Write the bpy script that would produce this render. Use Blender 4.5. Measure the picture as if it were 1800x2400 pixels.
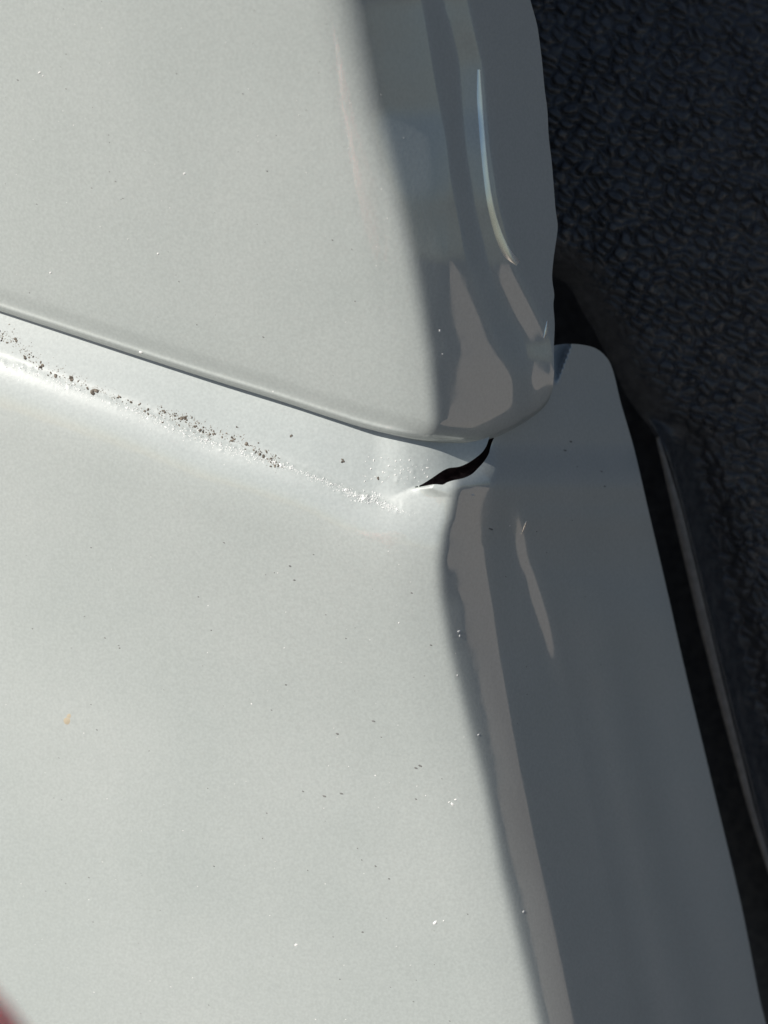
import bpy, math, random
import numpy as np
from mathutils import Matrix, Vector

scene = bpy.context.scene
C = scene.collection
for o in list(bpy.data.objects):
    bpy.data.objects.remove(o, do_unlink=True)

# ------------------------------------------------------------------ camera
# the close-up spans about 75 x 100 mm of bodywork; the phone is held 160 mm away, looking down a little
PITCH = math.radians(22)
DIST = 160.0                      # mm
PXMM = 24.0                       # sheet-metal drawing units per mm at the crack
ORG = Vector((0, 0, 0.62))        # the panel joint is about 0.6 m above the ground
U = np.array((1, 0, 0.0))
V = np.array((0, math.sin(PITCH), math.cos(PITCH)))
W = np.array((0, -math.cos(PITCH), math.sin(PITCH)))

cam = bpy.data.cameras.new('camera')
camo = bpy.data.objects.new('camera', cam)
C.objects.link(camo)
camo.matrix_world = Matrix.Translation(ORG + Vector(W) * DIST * .001) @ Matrix((U, V, W)).transposed().to_4x4()
cam.sensor_fit = 'VERTICAL'
cam.sensor_height = 24
cam.sensor_width = 24
cam.lens = 24 * DIST / 100.0
cam.clip_start = 0.005
cam.clip_end = 500
cam.dof.use_dof = True
cam.dof.focus_distance = 0.160
cam.dof.aperture_fstop = 24.0
scene.camera = camo

# ------------------------------------------------------------------ daylight
SUN = Vector((-0.66, -0.43, 0.63)).normalized()       # direction towards the sun
world = bpy.data.worlds.new('World')
scene.world = world
world.use_nodes = True
wn = world.node_tree.nodes
sky = wn.new('ShaderNodeTexSky')
sky.sky_type = 'NISHITA'
sky.sun_disc = False
sky.sun_elevation = math.asin(SUN.z)
sky.sun_rotation = math.atan2(SUN.x, SUN.y)
wn['Background'].inputs['Strength'].default_value = 0.05
world.node_tree.links.new(sky.outputs[0], wn['Background'].inputs['Color'])
sl = bpy.data.lights.new('sun', 'SUN')
sl.energy = 5.0
sl.angle = math.radians(0.5)
sl.color = (1.0, 0.965, 0.91)
so = bpy.data.objects.new('sun', sl)
C.objects.link(so)
so.rotation_euler = (-SUN).to_track_quat('-Z', 'Y').to_euler()
so.location = (-2, -2, 3)

vs = scene.view_settings
vs.view_transform = 'Standard'
vs.look = 'None'
vs.exposure = 0.08
vs.gamma = 1
vs.use_curve_mapping = False
scene.render.engine = 'CYCLES'
scene.cycles.max_bounces = 8

random.seed(4)
rng = np.random.default_rng(4)

# ------------------------------------------------------------------ helpers
def at(px, py, w):
    """drawing coordinates + height (mm) above the joint plane -> metres in the world"""
    px = np.asarray(px, float); py = np.asarray(py, float); w = np.asarray(w, float)
    k = (DIST - w) / DIST
    u = (px - 900) / PXMM * k
    v = (1200 - py) / PXMM * k
    return (u[..., None] * U + v[..., None] * V + w[..., None] * W) * .001 + np.array(ORG)

def sstep(a, b, x):
    t = np.clip((x - a) / (b - a), 0, 1)
    return t * t * (3 - 2 * t)

def curve(pts, n=40):
    """Catmull-Rom through the points"""
    P = np.array(pts, float)
    P = np.vstack([2 * P[0] - P[1], P, 2 * P[-1] - P[-2]])
    out = []
    for i in range(1, len(P) - 2):
        t = np.linspace(0, 1, n, endpoint=False)[:, None]
        a, b, c, d = P[i - 1], P[i], P[i + 1], P[i + 2]
        out.append(.5 * (2 * b + (c - a) * t + (2 * a - 5 * b + 4 * c - d) * t ** 2 + (3 * b - a - 3 * c + d) * t ** 3))
    out.append(P[-2][None])
    return np.vstack(out)

def closest(poly, X, Y, closed=False):
    """distance and closest point on a polyline for arrays X, Y"""
    A = poly if not closed else np.vstack([poly, poly[:1]])
    bd = np.full(X.shape, 1e18); bx = np.zeros(X.shape); by = np.zeros(X.shape); sd = np.zeros(X.shape)
    for (ax, ay), (cx, cy) in zip(A[:-1], A[1:]):
        dx, dy = cx - ax, cy - ay
        L = dx * dx + dy * dy
        if L < 1e-9: continue
        t = np.clip(((X - ax) * dx + (Y - ay) * dy) / L, 0, 1)
        qx, qy = ax + t * dx, ay + t * dy
        d = (X - qx) ** 2 + (Y - qy) ** 2
        m = d < bd
        bd[m] = d[m]; bx[m] = qx[m]; by[m] = qy[m]
        sd[m] = (dx * (Y - ay) - dy * (X - ax))[m]
    return np.sqrt(bd), bx, by, sd

def inside(poly, X, Y):
    r = np.zeros(X.shape, bool)
    n = len(poly)
    for i in range(n):
        x1, y1 = poly[i]; x2, y2 = poly[(i + 1) % n]
        if y1 == y2: continue
        c = ((y1 > Y) != (y2 > Y)) & (X < (x2 - x1) * (Y - y1) / (y2 - y1) + x1)
        r ^= c
    return r

def gauss(a, s, axis):
    n = int(3 * s) + 1
    k = np.exp(-.5 * (np.arange(-n, n + 1) / s) ** 2); k /= k.sum()
    pad = [(0, 0), (0, 0)]; pad[axis] = (n, n)
    b = np.pad(a, pad, mode='edge')
    return np.apply_along_axis(lambda v: np.convolve(v, k, 'valid'), axis, b)

def vnoise(x, y, seed=0):
    xi = np.floor(x).astype(np.int64); yi = np.floor(y).astype(np.int64)
    fx = x - xi; fy = y - yi
    fx = fx * fx * fx * (fx * (fx * 6 - 15) + 10); fy = fy * fy * fy * (fy * (fy * 6 - 15) + 10)
    def h(a, b):
        n = (a * 374761393 + b * 668265263 + seed * 974711) & 0x7fffffff
        n = ((n ^ (n >> 13)) * 1274126177) & 0x7fffffff
        n = (n ^ (n >> 16)) & 0xffff
        return n / 65535.0
    return ((h(xi, yi) * (1 - fx) + h(xi + 1, yi) * fx) * (1 - fy) + (h(xi, yi + 1) * (1 - fx) + h(xi + 1, yi + 1) * fx) * fy)

def link(name, verts, faces, m, parent=None, smooth=True):
    me = bpy.data.meshes.new(name)
    vv = np.asarray(verts, float) - np.array(ORG)
    me.from_pydata(vv.tolist(), [], [list(map(int, f)) for f in faces])
    me.materials.append(m)
    if smooth:
        me.polygons.foreach_set('use_smooth', [True] * len(me.polygons))
    me.update()
    o = bpy.data.objects.new(name, me)
    C.objects.link(o)
    if parent:
        o.parent = parent
    else:
        o.location = ORG
    return o

def thing(name, label, cat, group=None):
    o = bpy.data.objects.new(name, None)
    o.empty_display_size = .01
    C.objects.link(o)
    o.location = ORG
    tag(o, label, cat)
    return o

def tag(o, label, cat=None, kind=None):
    o['label'] = label
    if cat: o['category'] = cat
    if kind: o['kind'] = kind

def sheet(name, xs, ys, outline, hole, hfun, m, parent, back=1.5, sharp=True, pull=0.0):
    """a bent sheet: grid trimmed to an outline (and a tear), with its thickness turned back at the edges"""
    X, Y = np.meshgrid(xs, ys)
    dxc = np.gradient(xs)[None, :] + 0 * Y; dyc = np.gradient(ys)[:, None] + 0 * X
    cell = np.maximum(dxc, dyc)
    d, cx, cy, _ = closest(outline, X, Y, True)
    sg = np.where(inside(outline, X, Y), -d, d)
    if hole is not None:
        d2, hx, hy, _ = closest(hole, X, Y, True)
        s2 = np.where(inside(hole, X, Y), d2, -d2)
        m2 = s2 > sg
        sg = np.where(m2, s2, sg); cx = np.where(m2, hx, cx); cy = np.where(m2, hy, cy)
    snap = (sg > -0.35 * cell)
    inn = ~snap
    fi = inn[:-1, :-1] | inn[1:, :-1] | inn[:-1, 1:] | inn[1:, 1:]
    X2 = np.where(snap, cx, X); Y2 = np.where(snap, cy, Y)
    nx = len(xs)
    idx = np.arange(X.size).reshape(X.shape)
    a = idx[:-1, :-1][fi]; b = idx[:-1, 1:][fi]; c = idx[1:, 1:][fi]; e = idx[1:, :-1][fi]
    quads = np.stack([a, e, c, b], 1)
    used = np.unique(quads)
    remap = -np.ones(X.size, int); remap[used] = np.arange(len(used))
    quads = remap[quads]
    px = X2.ravel()[used]; py = Y2.ravel()[used]
    w = hfun(px, py)
    verts = at(px, py, w)
    # boundary
    e = np.concatenate([quads[:, [0, 1]], quads[:, [1, 2]], quads[:, [2, 3]], quads[:, [3, 0]]])
    key = np.sort(e, 1); key = key[:, 0] * (len(used) + 1) + key[:, 1]
    uq, inv, cnt = np.unique(key, return_inverse=True, return_counts=True)
    be = e[cnt[inv] == 1]
    bv = np.unique(be)
    n0 = len(verts)
    m1 = -np.ones(n0, int); m1[bv] = np.arange(len(bv)) + n0           # sharp edge: separate wall vertices
    m2_ = m1 + len(bv)
    wall_top = at(px[bv], py[bv], w[bv])
    ox = px[bv] - pull * 8; oy = py[bv]
    wall_bot = at(ox, oy, w[bv] - back)
    if sharp:
        verts = np.vstack([verts, wall_top, wall_bot])
        wq = np.stack([be[:, 1], be[:, 0], be[:, 0], be[:, 1]], 1)
        wq = np.stack([m1[be[:, 1]], m1[be[:, 0]], m2_[be[:, 0]], m2_[be[:, 1]]], 1)
    else:
        verts = np.vstack([verts, wall_bot])
        wq = np.stack([be[:, 1], be[:, 0], m1[be[:, 0]], m1[be[:, 1]]], 1)
    faces = np.vstack([quads, wq])
    return link(name, verts, faces, m, parent)

def tube(name, pts, rad, hfun, lift, m, parent, sides=8, n=8):
    P = curve(pts, n)
    R = np.interp(np.linspace(0, 1, len(P)), np.linspace(0, 1, len(rad)), rad)
    verts = []; faces = []
    q = at(P[:, 0], P[:, 1], hfun(P[:, 0], P[:, 1]) + lift)
    T = np.gradient(q, axis=0); T /= np.linalg.norm(T, axis=1)[:, None]
    for i in range(len(P)):
        a = np.cross(T[i], W); a /= np.linalg.norm(a); b = np.cross(a, T[i])
        for k in range(sides):
            t = 2 * math.pi * k / sides
            verts.append(q[i] + (a * math.cos(t) + b * math.sin(t)) * R[i] / PXMM * .001)
    for i in range(len(P) - 1):
        for k in range(sides):
            k2 = (k + 1) % sides
            faces.append((i * sides + k, i * sides + k2, (i + 1) * sides + k2, (i + 1) * sides + k))
    faces.append(tuple(range(sides))); faces.append(tuple((len(P) - 1) * sides + k for k in reversed(range(sides))))
    return link(name, np.array(verts), faces, m, parent)

def ribbon(name, pts, half, hfun, m, parent, n=8):
    """a thin streak on the curved sheet, standing in for a bright reflection"""
    P = curve(pts, n)
    R = np.interp(np.linspace(0, 1, len(P)), np.linspace(0, 1, len(half)), half)
    T = np.gradient(P, axis=0); T /= np.linalg.norm(T, axis=1)[:, None]
    N = np.stack([-T[:, 1], T[:, 0]], 1)
    ks = np.array([-1, -.6, 0, .6, 1.0])
    X = P[:, 0:1] + N[:, 0:1] * R[:, None] * ks; Y = P[:, 1:2] + N[:, 1:2] * R[:, None] * ks
    w = hfun(X, Y) + np.array([-.02, .025, .03, .025, -.02])
    q = at(X, Y, w).reshape(-1, 3)
    f = [(i * 5 + k, i * 5 + k + 1, (i + 1) * 5 + k + 1, (i + 1) * 5 + k) for i in range(len(P) - 1) for k in range(4)]
    return link(name, q, f, m, parent)

# ------------------------------------------------------------------ materials
def mat(name):
    m = bpy.data.materials.new(name)
    m.use_nodes = True
    nt = m.node_tree
    return m, nt, nt.nodes['Principled BSDF']

def node(nt, t, **kw):
    n = nt.nodes.new(t)
    for k, v in kw.items():
        if k in n.inputs: n.inputs[k].default_value = v
        else: setattr(n, k, v)
    return n

def paint_material():
    m, nt, b = mat('grey_body_paint')
    tc = node(nt, 'ShaderNodeTexCoord')
    n1 = node(nt, 'ShaderNodeTexNoise'); n1.inputs['Scale'].default_value = 60; n1.inputs['Detail'].default_value = 4
    r1 = node(nt, 'ShaderNodeValToRGB')
    r1.color_ramp.elements[0].position = .3; r1.color_ramp.elements[0].color = (.442, .475, .452, 1)
    r1.color_ramp.elements[1].position = .7; r1.color_ramp.elements[1].color = (.482, .510, .486, 1)
    nt.links.new(tc.outputs['Object'], n1.inputs['Vector'])
    nt.links.new(n1.outputs['Fac'], r1.inputs['Fac'])
    # fine speckle of the pigment and dust film
    n5 = node(nt, 'ShaderNodeTexNoise'); n5.inputs['Scale'].default_value = 3600; n5.inputs['Detail'].default_value = 2
    nt.links.new(tc.outputs['Object'], n5.inputs['Vector'])
    m5 = node(nt, 'ShaderNodeMapRange')
    m5.inputs['From Min'].default_value = .3; m5.inputs['From Max'].default_value = .7
    m5.inputs['To Min'].default_value = .93; m5.inputs['To Max'].default_value = 1.06
    nt.links.new(n5.outputs['Fac'], m5.inputs['Value'])
    mx = node(nt, 'ShaderNodeVectorMath', operation='SCALE')
    nt.links.new(r1.outputs['Color'], mx.inputs[0]); nt.links.new(m5.outputs['Result'], mx.inputs['Scale'])
    nt.links.new(mx.outputs['Vector'], b.inputs['Base Color'])
    b.inputs['Roughness'].default_value = .47
    b.inputs['Specular IOR Level'].default_value = .8
    b.inputs['Coat Weight'].default_value = 1
    b.inputs['Coat IOR'].default_value = 1.9
    # fine dust film makes the clear coat patchy
    n2 = node(nt, 'ShaderNodeTexNoise'); n2.inputs['Scale'].default_value = 900; n2.inputs['Detail'].default_value = 5
    nt.links.new(tc.outputs['Object'], n2.inputs['Vector'])
    mr = node(nt, 'ShaderNodeMapRange')
    mr.inputs['From Min'].default_value = .35; mr.inputs['From Max'].default_value = .75
    mr.inputs['To Min'].default_value = .03; mr.inputs['To Max'].default_value = .13
    nt.links.new(n2.outputs['Fac'], mr.inputs['Value'])
    nt.links.new(mr.outputs['Result'], b.inputs['Coat Roughness'])
    # grit + orange peel
    n3 = node(nt, 'ShaderNodeTexNoise'); n3.inputs['Scale'].default_value = 2600; n3.inputs['Detail'].default_value = 3
    nt.links.new(tc.outputs['Object'], n3.inputs['Vector'])
    bu = node(nt, 'ShaderNodeBump'); bu.inputs['Strength'].default_value = .05; bu.inputs['Distance'].default_value = .0002
    nt.links.new(n3.outputs['Fac'], bu.inputs['Height'])
    nt.links.new(bu.outputs['Normal'], b.inputs['Normal'])
    n4 = node(nt, 'ShaderNodeTexNoise'); n4.inputs['Scale'].default_value = 420; n4.inputs['Detail'].default_value = 1
    nt.links.new(tc.outputs['Object'], n4.inputs['Vector'])
    bc = node(nt, 'ShaderNodeBump'); bc.inputs['Strength'].default_value = .018; bc.inputs['Distance'].default_value = .0005
    nt.links.new(n4.outputs['Fac'], bc.inputs['Height'])
    nt.links.new(bc.outputs['Normal'], b.inputs['Coat Normal'])
    return m

def liner_material():
    m, nt, b = mat('black_grained_plastic')
    tc = node(nt, 'ShaderNodeTexCoord')
    n = node(nt, 'ShaderNodeTexNoise'); n.inputs['Scale'].default_value = 700; n.inputs['Detail'].default_value = 5
    nt.links.new(tc.outputs['Object'], n.inputs['Vector'])
    r = node(nt, 'ShaderNodeValToRGB')
    r.color_ramp.elements[0].position = .3; r.color_ramp.elements[0].color = (.045, .046, .05, 1)
    r.color_ramp.elements[1].position = .75; r.color_ramp.elements[1].color = (.095, .094, .094, 1)
    nt.links.new(n.outputs['Fac'], r.inputs['Fac'])
    nt.links.new(r.outputs['Color'], b.inputs['Base Color'])
    b.inputs['Roughness'].default_value = .24
    n3 = node(nt, 'ShaderNodeTexNoise'); n3.inputs['Scale'].default_value = 3000; n3.inputs['Detail'].default_value = 4
    nt.links.new(tc.outputs['Object'], n3.inputs['Vector'])
    bu = node(nt, 'ShaderNodeBump'); bu.inputs['Strength'].default_value = .35; bu.inputs['Distance'].default_value = .0002
    nt.links.new(n3.outputs['Fac'], bu.inputs['Height'])
    nt.links.new(bu.outputs['Normal'], b.inputs['Normal'])
    return m

def simple(name, col, rough=.6, metal=0.0, noise=None, var=.25):
    m, nt, b = mat(name)
    tc = node(nt, 'ShaderNodeTexCoord')
    n = node(nt, 'ShaderNodeTexNoise'); n.inputs['Scale'].default_value = noise or 1500; n.inputs['Detail'].default_value = 4
    nt.links.new(tc.outputs['Object'], n.inputs['Vector'])
    r = node(nt, 'ShaderNodeValToRGB')
    r.color_ramp.elements[0].position = .3; r.color_ramp.elements[0].color = tuple(c * (1 - var) for c in col) + (1,)
    r.color_ramp.elements[1].position = .7; r.color_ramp.elements[1].color = tuple(min(1, c * (1 + var)) for c in col) + (1,)
    nt.links.new(n.outputs['Fac'], r.inputs['Fac'])
    nt.links.new(r.outputs['Color'], b.inputs['Base Color'])
    b.inputs['Roughness'].default_value = rough
    b.inputs['Metallic'].default_value = metal
    return m

PAINT = paint_material()
LINER = liner_material()
REFLECTION = simple('reflection_metal', (.92, .92, .90), .16, 1.0, 800, .05)  # mirror-like strips that stand in for bright reflections in the paint
CORE = simple('torn_plastic_core', (.05, .024, .024), .7, 0, 1200, .6)
DIRT = simple('dark_road_dirt', (.15, .128, .105), .9, 0, 3000, .7)
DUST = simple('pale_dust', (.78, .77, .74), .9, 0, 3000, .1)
STAIN = simple('tan_deposit', (.48, .41, .30), .8, 0, 900, .1)
SKIN, _nt, _b = mat('skin')
_n = node(_nt, 'ShaderNodeTexNoise'); _n.inputs['Scale'].default_value = 300
_r = node(_nt, 'ShaderNodeValToRGB'); _r.color_ramp.elements[0].color = (.97, .50, .47, 1); _r.color_ramp.elements[1].color = (.98, .58, .54, 1)
_nt.links.new(_n.outputs['Fac'], _r.inputs['Fac']); _nt.links.new(_r.outputs['Color'], _b.inputs['Base Color'])
_b.inputs['Roughness'].default_value = .5
_b.inputs['Subsurface Weight'].default_value = 1; _b.inputs['Subsurface Scale'].default_value = .015
_b.inputs['Subsurface Radius'].default_value = (1, .3, .2)
NAIL = simple('fingernail', (.78, .52, .46), .25, 0, 200, .05)
GROUND = simple('mirrored_concrete', (.50, .43, .36), .9, 0, 60, .15)
ASPHALT = simple('asphalt', (.055, .055, .058), .9, 0, 60, .25)

# ------------------------------------------------------------------ ground beside the car (out of the frame; the paint mirrors it)
def flat(name, x0, x1, y0, y1, z, m, label):
    me = bpy.data.meshes.new(name)
    me.from_pydata([(x0, y0, z), (x1, y0, z), (x1, y1, z), (x0, y1, z)], [], [(0, 1, 2, 3)])
    me.materials.append(m)
    o = bpy.data.objects.new(name, me); C.objects.link(o)
    tag(o, label, None, 'structure')
flat('ground', -60, 60, -60, 60, 0, ASPHALT, 'dark asphalt the car stands on')
flat('mirrored_strip', 1.0, 60, -0.52, 0.5, 0.004, GROUND, 'added unseen pale brown concrete strip, mirrored in the paint')  # added out of frame so the rolled paint mirrors a brown band

# ------------------------------------------------------------------ the bent-sheet profile tables
TILT = math.tan(math.radians(13))

def base(px, py):
    return (1200 - np.maximum(py, -300)) / PXMM * TILT

def table(xs, ys, knots):
    """knots: list of (x-curve [(y,x)...], angle or [(y,angle)...]); returns the height table from the integrated bend"""
    th = np.zeros((len(ys), len(xs)))
    for j, y in enumerate(ys):
        kx = []; ka = []
        for cx, ca in knots:
            x = np.interp(y, [p[0] for p in cx], [p[1] for p in cx]) if isinstance(cx, list) else cx
            a = np.interp(y, [p[0] for p in ca], [p[1] for p in ca]) if isinstance(ca, list) else ca
            if kx and x <= kx[-1] + 2: x = kx[-1] + 2
            kx.append(x); ka.append(a)
        th[j] = np.interp(xs, kx, ka)
    th = gauss(gauss(th, 5.5 / (xs[1] - xs[0]), 1), 16 / (ys[1] - ys[0]), 0)
    sl = np.tan(np.radians(th)) * (xs[1] - xs[0]) / PXMM
    w = -np.cumsum(sl, 1)
    i0 = np.searchsorted(xs, 500)
    w -= w[:, i0:i0 + 1]
    return w

def bilin(xs, ys, T):
    def f(px, py):
        fx = np.clip((np.asarray(px, float) - xs[0]) / (xs[1] - xs[0]), 0, len(xs) - 1.001)
        fy = np.clip((np.asarray(py, float) - ys[0]) / (ys[1] - ys[0]), 0, len(ys) - 1.001)
        i = fx.astype(int); j = fy.astype(int); a = fx - i; b = fy - j
        return (T[j, i] * (1 - a) + T[j, i + 1] * a) * (1 - b) + (T[j + 1, i] * (1 - a) + T[j + 1, i + 1] * a) * b
    return f

def off(c, d):
    return [(y, x + d) for y, x in c]

TX = np.arange(-240, 2000, 4.0); TY = np.arange(-240, 2640, 8.0)

# --- fender
f_edge = [(-240, 1205), (0, 1242), (65, 1259), (217, 1278), (434, 1297), (532, 1305), (651, 1297), (760, 1299), (922, 1299), (1100, 1299)]
f_T = [(-240, 840), (0, 868), (110, 884), (270, 911), (455, 955), (607, 987), (738, 1009), (846, 1025), (933, 1031), (1000, 1036)]
f_b1 = [(-240, 930), (0, 955), (300, 1008), (540, 1034), (825, 1082), (965, 1096)]
f_b2 = [(-240, 960), (0, 985), (300, 1035), (600, 1088), (760, 1139), (890, 1200), (965, 1203)]
f_tan = [(-240, 1035), (0, 1068), (150, 1103), (350, 1120), (480, 1140), (640, 1180), (740, 1230), (800, 1262), (900, 1276)]
fender_tab = bilin(TX, TY, table(TX, TY, [
    (-240, -20), (200, -16), (off(f_T, -140), -8), ([(-240, 760), (0, 780), (270, 838), (455, 900), (607, 940), (846, 988), (1000, 1002)], 3), (f_T, 40), (off(f_b1, -14), 41.5), (f_b1, 43.5), (f_b2, 47.5),
    (off(f_b2, 14), 55), (off(f_tan, -36), 55), (off(f_tan, -20), 47), (off(f_tan, 24), 44), (off(f_tan, 36), 57), (f_edge, 60), (off(f_edge, 60), 59)]))

f_bottom = [(-5400, -1080), (-2400, -60), (-1300, 312), (-240, 652), (-100, 697), (0, 729), (160, 781), (325, 835), (490, 888), (651, 938), (770, 977), (868, 1007), (976, 1030),
            (1060, 1037), (1100, 1037), (1145, 1030), (1190, 1012), (1226, 992), (1262, 967), (1284, 942), (1295, 915)]
F_BOT = curve(f_bottom, 8)
f_right = [(1299, 870), (1298, 820), (1300, 760), (1297, 715), (1299, 690), (1294, 651), (1297, 610), (1301, 580), (1307, 532), (1302, 490), (1298, 440), (1293, 380), (1286, 320), (1283, 260), (1276, 205), (1271, 150), (1265, 100), (1258, 55), (1243, 0), (1222, -90), (1205, -240), (1190, -700), (1200, -3600)]
F_OUT = np.vstack([F_BOT, curve(f_right, 6), np.array([(-5400, -3600), (-5400, -1080)])])
def F0(px):
    return np.interp(px, [-200, 0, 500, 900, 1050], [-.1, .0, .4, .95, 1.35])

def fender_h(px, py):
    px = np.asarray(px, float); py = np.asarray(py, float)
    d, _, _, _ = closest(F_BOT[::2], px, py)
    dm = d / PXMM
    wgt = sstep(860, 985, py + sstep(1100, 700, px) * 400)
    corner = sstep(900, 1040, px)
    R = 2.4
    t = np.clip(1 - dm / R, 0, 1)
    hem = 1.55 * (1 - np.sqrt(np.clip(1 - (t * .985) ** 2.4, 0, 1)))
    t2 = np.clip(1 - dm / .45, 0, 1)
    lip = .15 * sstep(2.3, .8, dm) - .10 * np.exp(-((dm - .45) / .22) ** 2) + .5 * (1 - np.sqrt(np.clip(1 - (t2 * .98) ** 2, 0, 1)))
    hem = hem * corner + lip * (1 - corner)
    soft = .14 * np.clip(1 - dm / 4, 0, 1) ** 2
    wav = .035 * np.sin(py / 47.0 + px / 160) * sstep(960, 1060, px)
    lean = (729 + .27 * np.maximum(px, -300) - np.maximum(py, -300 + .27 * np.minimum(px + 300, 0))) / PXMM * (math.tan(math.radians(22)) - TILT)
    return base(px, py) + lean + fender_tab(px, py) + F0(px) - (hem + soft) * wgt + wav

# --- bumper cover
b_T = [(700, 1100), (1040, 1085), (1100, 1085), (1150, 1080), (1200, 1066), (1260, 1050), (1330, 1043), (1400, 1047), (1520, 1068), (1680, 1107), (1845, 1150), (2060, 1193), (2280, 1248), (2640, 1335)]
b_1 = [(700, 1150), (1040, 1125), (1165, 1115), (1260, 1085), (1335, 1083), (1520, 1096), (1736, 1139), (1953, 1183), (2170, 1237), (2400, 1291), (2640, 1348)]
b_2 = [(700, 1175), (1040, 1160), (1165, 1150), (1260, 1139), (1335, 1141), (1520, 1166), (1736, 1204), (1953, 1248), (2170, 1297), (2400, 1345), (2640, 1400)]
b_E = [(700, 1400), (820, 1400), (850, 1440), (944, 1455), (1052, 1486), (1193, 1519), (1378, 1562), (1573, 1606), (1844, 1671), (2116, 1736), (2333, 1779), (2400, 1795), (2640, 1850)]
b_hi = [(700, 1205), (1150, 1205), (1230, 1215), (1290, 1225), (1380, 1253), (1480, 1285), (1600, 1312), (2640, 1500)]
def mid(a, b, t):
    ys = sorted(set([p[0] for p in a] + [p[0] for p in b]))
    return [(y, np.interp(y, [p[0] for p in a], [p[1] for p in a]) * (1 - t) + np.interp(y, [p[0] for p in b], [p[1] for p in b]) * t) for y in ys]
bumper_tab = bilin(TX, TY, table(TX, TY, [
    (-240, -20), (200, -16.5), (700, -12.5), (off(b_T, -150), -11), (off(b_T, -28), -1), (b_T, 40), (off(b_1, -8), 41.5), (b_1, 43.5), (b_2, 48),
    (off(b_2, 16), 56), (off(b_hi, -22), 57), (off(b_hi, -9), [(1185, 57), (1215, 45), (1400, 45.5), (1540, 51), (1640, 57)]), (off(b_hi, 8), [(1185, 57), (1215, 44), (1400, 44.5), (1540, 51), (1640, 57)]), (off(b_hi, 19), 57), (mid(b_2, b_E, .36), [(1250, 58.5), (1700, 62.5)]), (mid(b_2, b_E, .5), [(1250, 59), (1700, 54)]), (mid(b_2, b_E, .66), [(1250, 59.5), (1700, 64)]), (mid(b_2, b_E, .84), [(1250, 60), (1700, 57)]), (b_E, 62), (off(b_E, 60), 60)]))
ledge_tab = bilin(TX, TY, table(TX, TY, [(-240, -20), (200, -16.5), (700, -12.5), (900, -8), (985, 4), (1055, 27), (1300, 34)]))

CREASE = curve([(-2400, 20), (-1300, 400), (-260, 752), (-100, 806), (0, 843), (140, 893), (298, 951), (400, 992), (488, 1030), (600, 1066), (705, 1101), (800, 1141), (857, 1165), (940, 1192), (1060, 1225), (1300, 1290), (1800, 1430), (2400, 1600)], 8)
# ledge cross-section: signed distance above the crease (units) -> slope angle
_ds = np.arange(-1900, 1200, 1.0)
_an = np.interp(_ds, [-1900, -1200, -700, -330, -160, -80, -40, -14, 0, 8, 15, 24, 60, 120, 160, 1200], [8, 6, 2, -5, -5, 3, 12, 24, 34, 34, 19, 12, 11, 13, 15, 15])
_an = np.convolve(np.pad(_an, 6, mode='edge'), np.ones(13) / 13, 'valid')
_lw = np.cumsum(np.tan(np.radians(_an))) / PXMM
_lw -= np.interp(0, _ds, _lw)
_lw2 = np.cumsum(np.tan(np.radians(np.minimum(_an, 15)))) / PXMM      # the ridge dies out towards the tear
_lw2 -= np.interp(-60, _ds, _lw2) - np.interp(-60, _ds, _lw)

CRACK_UP = [(958, 1144), (985, 1137), (1013, 1120), (1035, 1105), (1052, 1097), (1075, 1094), (1095, 1086), (1115, 1073), (1130, 1060), (1140, 1045), (1146, 1028), (1160, 990)]
CRACK_LO = [(1178, 990), (1157, 1028), (1149, 1050), (1146, 1063), (1135, 1081), (1120, 1098), (1105, 1112), (1085, 1121), (1062, 1126), (1047, 1131), (1038, 1136), (1020, 1135), (1000, 1138), (980, 1142)]
CRACK = np.vstack([curve(CRACK_UP, 4), curve(CRACK_LO, 4)])

DENTS = [(1208, 1262, 16, 34, -.10), (1128, 1258, 26, 20, .07), (1225, 1400, 9, 90, .05)]

NIBS = [(857, 1167, 8, 7, .19), (838, 1159, 6, 5, .10), (876, 1172, 5, 5, .09)]
_r = random.Random(8)
for _ in range(40):
    _i = int(8 + _r.random() ** .7 * 96)
    _x, _y = CREASE[_i]
    if -60 < _x < 940:
        NIBS.append((_x + _r.gauss(0, 5), _y + _r.gauss(4, 5), _r.uniform(3, 5), _r.uniform(3, 4), _r.uniform(.02, .05)))
for _ in range(12):
    NIBS.append((_r.uniform(880, 1000), _r.uniform(1085, 1130), _r.uniform(4, 7), _r.uniform(4, 6), _r.uniform(.015, .04)))

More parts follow.
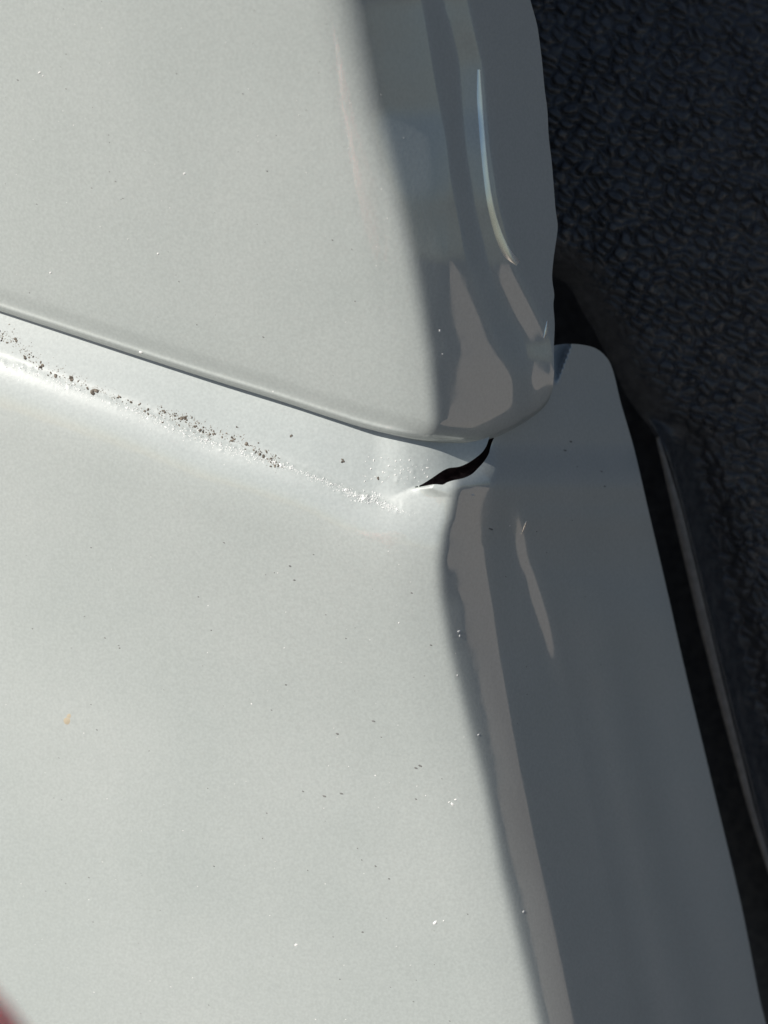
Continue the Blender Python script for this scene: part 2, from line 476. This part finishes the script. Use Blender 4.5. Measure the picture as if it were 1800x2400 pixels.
def bumper_h(px, py):
    px = np.asarray(px, float); py = np.asarray(py, float)
    d, _, _, s = closest(CREASE, px, py)
    sd = np.where(s < 0, d, -d)
    soften = sstep(870, 965, px)
    led = -(np.interp(sd, _ds, _lw) * (1 - soften) + np.interp(sd, _ds, _lw2) * soften)
    low = -np.interp(np.minimum(sd, -40), _ds, _lw) - np.maximum(sd + 40, 0) / PXMM * math.tan(math.radians(9))
    yk = [700, 1030, 1062, 1100, 1122, 1135, 1144, 1165, 1210, 1300]
    xk = np.interp(py, yk, [1165, 1150, 1138, 1095, 1045, 1010, 985, 990, 985, 960])
    hw = np.interp(py, yk, [5, 5, 5, 9, 7, 7, 30, 80, 120, 150])
    f = sstep(xk - hw, xk + hw, px)
    drop = 2.3 * sstep(1150, 1030, py) + 1.0 * sstep(1040, 860, py)
    hA = ledge_tab(px, py) + led
    hB = bumper_tab(px, py) + low - drop
    low_left = sstep(1140, 1260, py)
    hA = hA * (1 - low_left) + (bumper_tab(px, py) + led) * low_left
    w = hA * (1 - f) + hB * f
    for (dx, dy, sx, sy, a) in DENTS:
        w = w + a * np.exp(-((px - dx) / sx) ** 2 - ((py - dy) / sy) ** 2)
    # gritty, etched paint along the ridge and beside the tear
    rough = np.exp(-((sd - 2) / 13) ** 2) * sstep(1010, 900, px) + .7 * np.exp(-((px - 930) / 60) ** 2 - ((py - 1110) / 26) ** 2)
    w = w + .03 * rough * (vnoise(px / 9, py / 9, 31) + .5 * vnoise(px / 4.5, py / 4.5, 32) - .75)
    for (dx, dy, rx_, ry_, a) in NIBS:
        k = np.nonzero((np.abs(px - dx) < 40) & (np.abs(py - dy) < 40))
        if len(k[0]):
            qx = px[k] - dx; qy = py[k] - dy
            w[k] += a * np.exp(-((qx * .93 + qy * .37) / rx_) ** 2 - ((-qx * .37 + qy * .93) / ry_) ** 2)
    # the sheet tucks down under the fender
    df, _, _, sf = closest(F_BOT, px, py)
    w = w - np.where(sf < 0, np.maximum(df - 14, 0), 0) / PXMM * .9 * sstep(640, 760, py + .33 * (1000 - px).clip(0))
    return base(px, py) + w

b_right = [(1150, 880), (1230, 838), (1290, 812), (1340, 806), (1390, 814), (1420, 836), (1437, 870), (1455, 944), (1486, 1052), (1519, 1193), (1562, 1378), (1606, 1573), (1671, 1844), (1736, 2116), (1779, 2333), (1795, 2400), (1850, 2640)]
B_OUT = np.vstack([np.array([(-2400, 2640), (-2400, -100), (-240, 580), (200, 720), (700, 880), (1000, 960)]), curve(b_right, 8)])

# ------------------------------------------------------------------ fender
fender = thing('fender_panel', 'glossy pale grey car fender panel overlapping the bumper, upper left', 'fender')
fx = np.concatenate([np.arange(-5400, -240, 80.0), np.arange(-240, 800, 5.0), np.arange(800, 1316, 3.5)])
fy = np.concatenate([np.arange(-3600, -240, 60.0), np.arange(-240, 640, 4.0), np.arange(640, 1050, 2.6)])
sheet('outer_skin', fx, fy, F_OUT, None, fender_h, PAINT, fender, back=1.0)
o = ribbon('reflection_strip', [(1123, 163), (1125, 239), (1134, 358), (1147, 466), (1166, 542), (1188, 591), (1215, 618)], [5, 8, 8, 8, 9, 11, 13, 8], fender_h, REFLECTION, fender)  # metal strip put in place of a bright reflected line
o['label'] = 'thin metal strip imitating a reflected line along the rolled fender edge'
o = ribbon('reflection_strip', [(1283, 752), (1280, 775), (1274, 792)], [2, 5, 2], fender_h, REFLECTION, fender)  # short strip of the same stand-in reflection
o['label'] = 'tiny bright reflection strip near the lower fender edge'

# ------------------------------------------------------------------ bumper
bumper = thing('bumper_cover', 'pale grey plastic bumper cover with a torn corner, below the fender', 'bumper')
bxs = np.concatenate([np.arange(-2400, -240, 60.0), np.arange(-240, 930, 4.0), np.arange(930, 1180, 2.5), np.arange(1180, 1870, 4.5)])
bys = np.concatenate([np.arange(-120, 560, 20.0), np.arange(560, 760, 7.0), np.arange(760, 1010, 3.0), np.arange(1010, 1300, 2.5), np.arange(1300, 2648, 6.0)])
sheet('outer_skin', bxs, bys, B_OUT, CRACK, bumper_h, PAINT, bumper, back=2.0)

def core_h(px, py):
    px = np.asarray(px, float); py = np.asarray(py, float)
    return bumper_h(px, py) - .45 - 3.2 * sstep(975, 1050, px)
gx = np.arange(920, 1180, 10.0); gy = np.arange(960, 1200, 10.0)
X, Y = np.meshgrid(gx, gy)
cv = at(X, Y, core_h(X, Y) + .25 * vnoise(X / 22, Y / 22, 5)).reshape(-1, 3)
cf = [(j * len(gx) + i, (j + 1) * len(gx) + i, (j + 1) * len(gx) + i + 1, j * len(gx) + i + 1) for j in range(len(gy) - 1) for i in range(len(gx) - 1)]
o = link('torn_core', cv, cf, CORE, bumper)
o['label'] = 'dark reddish raw plastic inside the tear'
o = ribbon('reflection_strip', [(1234, 1222), (1229, 1236), (1221, 1252)], [1.5, 4, 1.5], bumper_h, REFLECTION, bumper)  # small metal strip in place of a reflected white line
o['label'] = 'tiny metal strip imitating a reflection beside the rolled bumper edge'

# ------------------------------------------------------------------ wheel arch liner
liner = thing('wheel_arch_liner', 'black leather-grained plastic wheel arch liner at the right', 'liner')
l_left = [(1120, -240), (1120, 500), (1200, 600), (1320, 660), (1365, 730), (1405, 800), (1440, 870), (1470, 930), (1510, 985), (1536, 1025), (1562, 1100), (1590, 1200), (1622, 1330), (1655, 1470), (1692, 1620), (1730, 1770), (1768, 1920), (1830, 2150), (1900, 2400), (1965, 2640)]
L_LEFT = curve(l_left, 6)
L_OUT = np.vstack([L_LEFT, np.array([(2500, 2640), (2500, -240)])])

def hash2(a, b, seed):
    n = (a * 374761393 + b * 668265263 + seed * 974711) & 0x7fffffff
    n = ((n ^ (n >> 13)) * 1274126177) & 0x7fffffff
    return ((n ^ (n >> 16)) & 0xffff) / 65535.0

def pebbles(x, y, seed):
    """rounded leather-like pebbles with creased valleys between them"""
    xi = np.floor(x).astype(np.int64); yi = np.floor(y).astype(np.int64)
    f1 = np.full(x.shape, 9.0); f2 = np.full(x.shape, 9.0)
    for a in (-1, 0, 1):
        for b in (-1, 0, 1):
            cx = xi + a + .15 + .7 * hash2(xi + a, yi + b, seed); cy = yi + b + .15 + .7 * hash2(xi + a, yi + b, seed + 7)
            d = (x - cx) ** 2 + (y - cy) ** 2
            f2 = np.where(d < f1, f1, np.minimum(f2, d)); f1 = np.minimum(f1, d)
    return np.clip((np.sqrt(f2) - np.sqrt(f1)) / .45, 0, 1) ** .7

def grain(px, py):
    a = math.radians(-28)
    wx = px + 15 * (vnoise(px / 34, py / 34, 3) - .5); wy = py + 15 * (vnoise(px / 34, py / 34, 4) - .5)
    x = wx * math.cos(a) - wy * math.sin(a); y = wx * math.sin(a) + wy * math.cos(a)
    return .75 * pebbles(x / 36, y / 22, 11) * (.6 + .8 * vnoise(x / 50, y / 30, 14)) + .22 * vnoise(x / 14 + 7, y / 10, 12) + .3 * vnoise(x / 90, y / 60, 13)

def liner_smooth(px, py):
    px = np.asarray(px, float); py = np.asarray(py, float)
    d, _, _, _ = closest(L_LEFT, px, py)
    low = sstep(960, 1060, py)
    sl = -32 + (px - 1300) / PXMM * -.5 - .0000215 * np.clip(760 - py, 0, 1000) ** 2
    roll = -5.0 * np.clip(1 - d / 110, 0, 1) ** 2 * (1 - low) * sstep(480, 640, py)
    bead = 1.6 * np.exp(-((d - 12) / 11) ** 2) - 3.4 * np.exp(-((d - 75) / 42) ** 2) - 1.5 * sstep(12, 0, d)
    return base(px, py) + sl + roll + bead * low

def liner_h(px, py):
    d, _, _, _ = closest(L_LEFT, px, py)
    top = 1.15 * np.maximum(sstep(20, 120, d), sstep(620, 420, np.asarray(py, float)))
    return liner_smooth(px, py) + grain(px, py) * top

lx = np.concatenate([np.arange(1100, 1900, 3.5), np.arange(1900, 2510, 20.0)])
ly = np.arange(-240, 2650, 3.8)
sheet('grained_skin', lx, ly, L_OUT, None, liner_h, LINER, liner, back=4.0)
EDGE_LIGHT = simple('edge_highlight_grey', (.22, .20, .18), .4, 0, 900, .2)  # lighter grey-brown imitates the highlight on the liner's rolled edge
o = tube('edge_highlight', [(1541, 1026), (1563, 1105), (1588, 1200), (1619, 1330), (1652, 1470), (1689, 1620), (1728, 1770), (1768, 1920), (1840, 2150), (1910, 2400), (1975, 2640)], [5, 14, 15, 12, 8, 5], liner_smooth, 2.2, EDGE_LIGHT, liner)
bx_ = [(-900, -2500), (9000, -2500), (9000, 5000), (-900, 5000)]
bp = np.array(bx_, float)
bw = np.array([-78.0] * 4)  # added dark backing, widened to block sky and ground light
o = link('dark_backing', np.vstack([at(bp[:, 0], bp[:, 1], bw), at(bp[:, 0], bp[:, 1], bw - 3)]),
         [(3, 2, 1, 0), (4, 5, 6, 7), (0, 1, 5, 4), (1, 2, 6, 5), (2, 3, 7, 6), (3, 0, 4, 7)], LINER, liner, smooth=False)

# ------------------------------------------------------------------ dirt, dust, imitated glints
def grains(name, spots, hfun, m, label, cat=None, smooth=True):
    n = 7
    PX, PY, UP, F_ = [], [], [], []
    for q, (x, y, r, asp, ang, hgt) in enumerate(spots):
        b0 = q * 2 * n
        ring = []
        for k in range(n):
            t = 2 * math.pi * k / n
            rr = r * random.uniform(.7, 1.2)
            a, b = rr * math.cos(t) * asp, rr * math.sin(t)
            ring.append((a * math.cos(ang) - b * math.sin(ang), a * math.sin(ang) + b * math.cos(ang)))
        for sc in (1.0, .55):
            for (a, b) in ring:
                PX.append(x + a * sc); PY.append(y + b * sc)
                UP.append(-.02 if sc == 1 else hgt * r / PXMM * random.uniform(.6, 1.1))
        for k in range(n):
            k2 = (k + 1) % n
            F_.append((b0 + k2, b0 + k, b0 + n + k, b0 + n + k2))
        F_.append(tuple(b0 + n + k for k in reversed(range(n))))
    PX = np.array(PX); PY = np.array(PY)
    V_ = at(PX, PY, hfun(PX, PY) + np.array(UP))
    o = link(name, np.array(V_), F_, m, smooth=smooth)
    tag(o, label, cat, 'stuff')
    return o

DL = curve([(-40, 770), (32, 800), (98, 860), (222, 912), (347, 962), (429, 985), (472, 1010), (537, 1026), (613, 1066), (660, 1094)], 20)
spots = []
for k in range(330):
    i = int(random.random() ** .8 * (len(DL) - 1))
    x, y = DL[i]
    dens = vnoise(np.array([i / 9.0]), np.array([.5]), 21)[0]
    if random.random() > .25 + .9 * dens: continue
    spots.append((x + random.gauss(0, 8), y + random.gauss(-2, 7), random.choice([1, 1, 1.3, 1.6, 2, 2.4, 3.0]), random.uniform(1, 2), random.uniform(0, 3), .5))
for (x, y, r) in [(222, 914, 8), (98, 858, 6), (165, 890, 6), (130, 880, 5), (472, 1010, 6), (545, 1028, 5), (429, 980, 6), (613, 1066, 6), (576, 1040, 5), (651, 1092, 4), (683, 1022, 4.5), (803, 1082, 5), (888, 1120, 4.5), (557, 1002, 3), (36, 795, 5), (345, 965, 6), (385, 967, 5), (60, 840, 5)]:
    for _ in range(3):
        spots.append((x + random.gauss(0, r * .5), y + random.gauss(0, r * .5), r * random.uniform(.5, .8), random.uniform(1, 1.4), random.uniform(0, 3), .5))
grains('road_dirt', spots, bumper_h, DIRT, 'dark grains of road dirt along the bumper ledge crease', 'dirt')

SILT = simple('brown_silt', (.27, .245, .21), .9, 0, 3000, .4)
spots = []
for k in range(900):
    i = int(random.random() * (len(DL) - 1))
    x, y = DL[i]
    if random.random() > .15 + 1.1 * vnoise(np.array([i / 9.0]), np.array([.5]), 21)[0]: continue
    spots.append((x + random.gauss(0, 9), y + random.gauss(-3, 9), random.uniform(.6, 1.8), random.uniform(1, 2), random.uniform(0, 3), .2))
grains('silt', spots, bumper_h, SILT, 'fine brown silt settled along the bumper ledge crease', 'silt')
GLINT, _snt, _sb = mat('glassy_glint')  # glossy facets added to imitate the sun glint on the ridge
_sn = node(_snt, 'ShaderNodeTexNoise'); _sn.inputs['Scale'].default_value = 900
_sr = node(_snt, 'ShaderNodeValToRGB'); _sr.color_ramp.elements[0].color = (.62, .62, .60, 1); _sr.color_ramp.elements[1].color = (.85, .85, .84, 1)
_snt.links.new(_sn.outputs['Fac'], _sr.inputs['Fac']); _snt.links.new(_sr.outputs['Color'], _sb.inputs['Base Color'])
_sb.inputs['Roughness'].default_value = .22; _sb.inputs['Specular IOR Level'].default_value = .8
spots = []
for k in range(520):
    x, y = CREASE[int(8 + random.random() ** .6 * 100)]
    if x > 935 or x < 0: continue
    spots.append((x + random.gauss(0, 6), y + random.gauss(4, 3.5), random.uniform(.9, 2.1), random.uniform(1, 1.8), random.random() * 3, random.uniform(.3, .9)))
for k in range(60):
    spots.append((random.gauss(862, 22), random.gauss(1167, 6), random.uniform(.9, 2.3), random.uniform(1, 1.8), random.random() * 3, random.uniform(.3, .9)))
grains('glint_grains', spots, bumper_h, GLINT, 'added glassy grains imitating the sun glint along the bumper ridge', 'glint_grains', smooth=False)
pits = []
for (x, y) in [(525, 1272), (690, 1360), (1010, 1512), (875, 1690), (985, 1795), (975, 1800), (790, 1720), (800, 1860), (710, 1855), (760, 1866), (880, 2030), (912, 2060), (850, 2185), (680, 1327), (735, 1300), (670, 1605), (965, 1390), (1150, 1240), (1338, 1035), (1410, 1105), (1418, 1140), (1325, 1056)]:
    pits.append((x, y, random.uniform(2.2, 3.6), random.uniform(1.3, 2.2), .35, .12))
for _ in range(70):
    x = random.uniform(60, 1130); y = random.uniform(1230, 2400)
    if x > 1000 + (y - 1230) * .14: continue
    pits.append((x, y, random.uniform(1.0, 2.2), random.uniform(1.2, 2.2), .35, .1))
for _ in range(16):
    pits.append((random.uniform(1180, 1500), random.uniform(1040, 1700), random.uniform(1.0, 2.2), random.uniform(1, 1.6), random.uniform(0, 3), .2))
GREYD = simple('grey_pits_and_grit', (.20, .20, .19), .9, 0, 3000, .3)  # grey stands in for shade in paint pits; specks on the side are grit
grains('grit', pits, bumper_h, GREYD, 'fine grey flecks imitating shaded paint pits on the bumper face, with some grit', 'grit')
pits = []
for _ in range(60):
    x = random.uniform(0, 1000); y = random.uniform(0, 900)
    if y > 690 + x * .3 or x > 820 + y * .12: continue
    pits.append((x, y, random.uniform(1.0, 2.3), random.uniform(1.2, 2.2), .45, .1))
grains('grit', pits, fender_h, GREYD, 'fine grey flecks imitating shaded paint pits on the fender face', 'grit')

wf = [(432, 407, 3.5), (92, 170, 4), (100, 178, 3), (370, 595, 3.5), (118, 640, 3.5), (1031, 775, 4), (1038, 830, 2.5), (330, 826, 5), (640, 918, 2.5), (300, 560, 2), (810, 755, 2), (700, 270, 2)]
spots = [(x, y, r * .75, 1.4, random.random() * 3, .4) for x, y, r in wf] + [(random.uniform(0, 950), random.uniform(0, 650), random.uniform(.8, 1.6), 1.2, 0, .5) for _ in range(50)]
grains('dust', spots, fender_h, DUST, 'pale dust flecks on the fender face', 'dust')
wb = [(1076, 1480, 5), (1078, 1490, 4), (1060, 1885, 6), (1068, 1874, 4), (1053, 1880, 3), (1020, 2163, 7), (1040, 2158, 3), (1228, 2137, 5), (1122, 1722, 4), (1072, 1583, 3), (694, 2215, 5), (590, 1650, 3), (880, 1818, 3), (1195, 1232, 3), (1108, 1160, 5), (935, 1460, 3)]
spots = [(x, y, r * .7, 1.4, random.random() * 3, .4) for x, y, r in wb] + [(random.uniform(0, 1100), random.uniform(1250, 2400), random.uniform(.8, 1.7), 1.2, 0, .5) for _ in range(70)]
# pale flecks imitating the sun glint along the ridge and by the tear
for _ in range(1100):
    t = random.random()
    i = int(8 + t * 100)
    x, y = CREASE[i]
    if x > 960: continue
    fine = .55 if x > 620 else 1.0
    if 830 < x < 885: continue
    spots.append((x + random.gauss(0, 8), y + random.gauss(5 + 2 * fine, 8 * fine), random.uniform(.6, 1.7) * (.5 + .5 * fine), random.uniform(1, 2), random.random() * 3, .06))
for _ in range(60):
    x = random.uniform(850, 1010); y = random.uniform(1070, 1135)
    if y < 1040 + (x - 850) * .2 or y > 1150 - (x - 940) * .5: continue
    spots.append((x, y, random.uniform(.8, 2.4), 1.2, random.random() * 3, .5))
grains('dust', spots, bumper_h, DUST, 'pale dust flecks on the bumper face, and pale flecks imitating the ridge glint', 'dust')
o = grains('tan_stain', [(156, 1690, 11, 1.0, 1.2, .05), (162, 1678, 8, 1.1, 1.2, .05)], bumper_h, STAIN, 'small tan spot of dried dirt low on the bumper face', 'stain')

# ------------------------------------------------------------------ fingertip at the lower left corner, in front of the bumper
finger = thing('finger', 'blurred pink fingertip poking into the bottom left corner', 'finger')
def finger_mesh():
    tip = np.array(at(-165, 2490, 98)); 
    ax = (-U * .62 - V * .74 + W * .25); ax /= np.linalg.norm(ax)
    sx = np.cross(ax, W); sx /= np.linalg.norm(sx); sy = np.cross(sx, ax)
    prof = [(-.0035, .0), (-.0031, .0028), (-.0018, .0052), (.001, .0072), (.005, .0082), (.010, .0084), (.017, .0083), (.023, .0086), (.027, .0088), (.032, .0085), (.040, .0088)]
    vs_, fs = [], []
    n = 28
    for j, (t, r) in enumerate(prof):
        bend = .12 * max(0, t - .025)
        for k in range(n):
            a = 2 * math.pi * k / n
            vs_.append(tip + ax * t + sx * r * math.cos(a) + sy * (r * .88 * math.sin(a) + bend))
    for j in range(len(prof) - 1):
        for k in range(n):
            k2 = (k + 1) % n
            fs.append((j * n + k, j * n + k2, (j + 1) * n + k2, (j + 1) * n + k))
    fs.append(tuple((len(prof) - 1) * n + k for k in range(n)))
    o = link('skin', np.array(vs_), fs, SKIN, finger)
    sm = o.modifiers.new('smooth', 'SUBSURF'); sm.levels = 1; sm.render_levels = 1
    nv, nf = [], []
    for j in range(7):
        t = -.001 + .0115 * j / 6
        half = .9 * (1 if j < 5 else .8 if j == 5 else .45)
        r = np.interp(t, [p[0] for p in prof], [p[1] for p in prof]) + .0003
        for k in range(9):
            a = -math.pi / 2 + half * (k / 4 - 1)
            nv.append(tip + ax * t + sx * r * math.cos(a) + sy * r * .9 * math.sin(a))
    for j in range(6):
        for k in range(8):
            nf.append((j * 9 + k, j * 9 + k + 1, (j + 1) * 9 + k + 1, (j + 1) * 9 + k))
    link('fingernail', np.array(nv), nf, NAIL, finger)
finger_mesh()
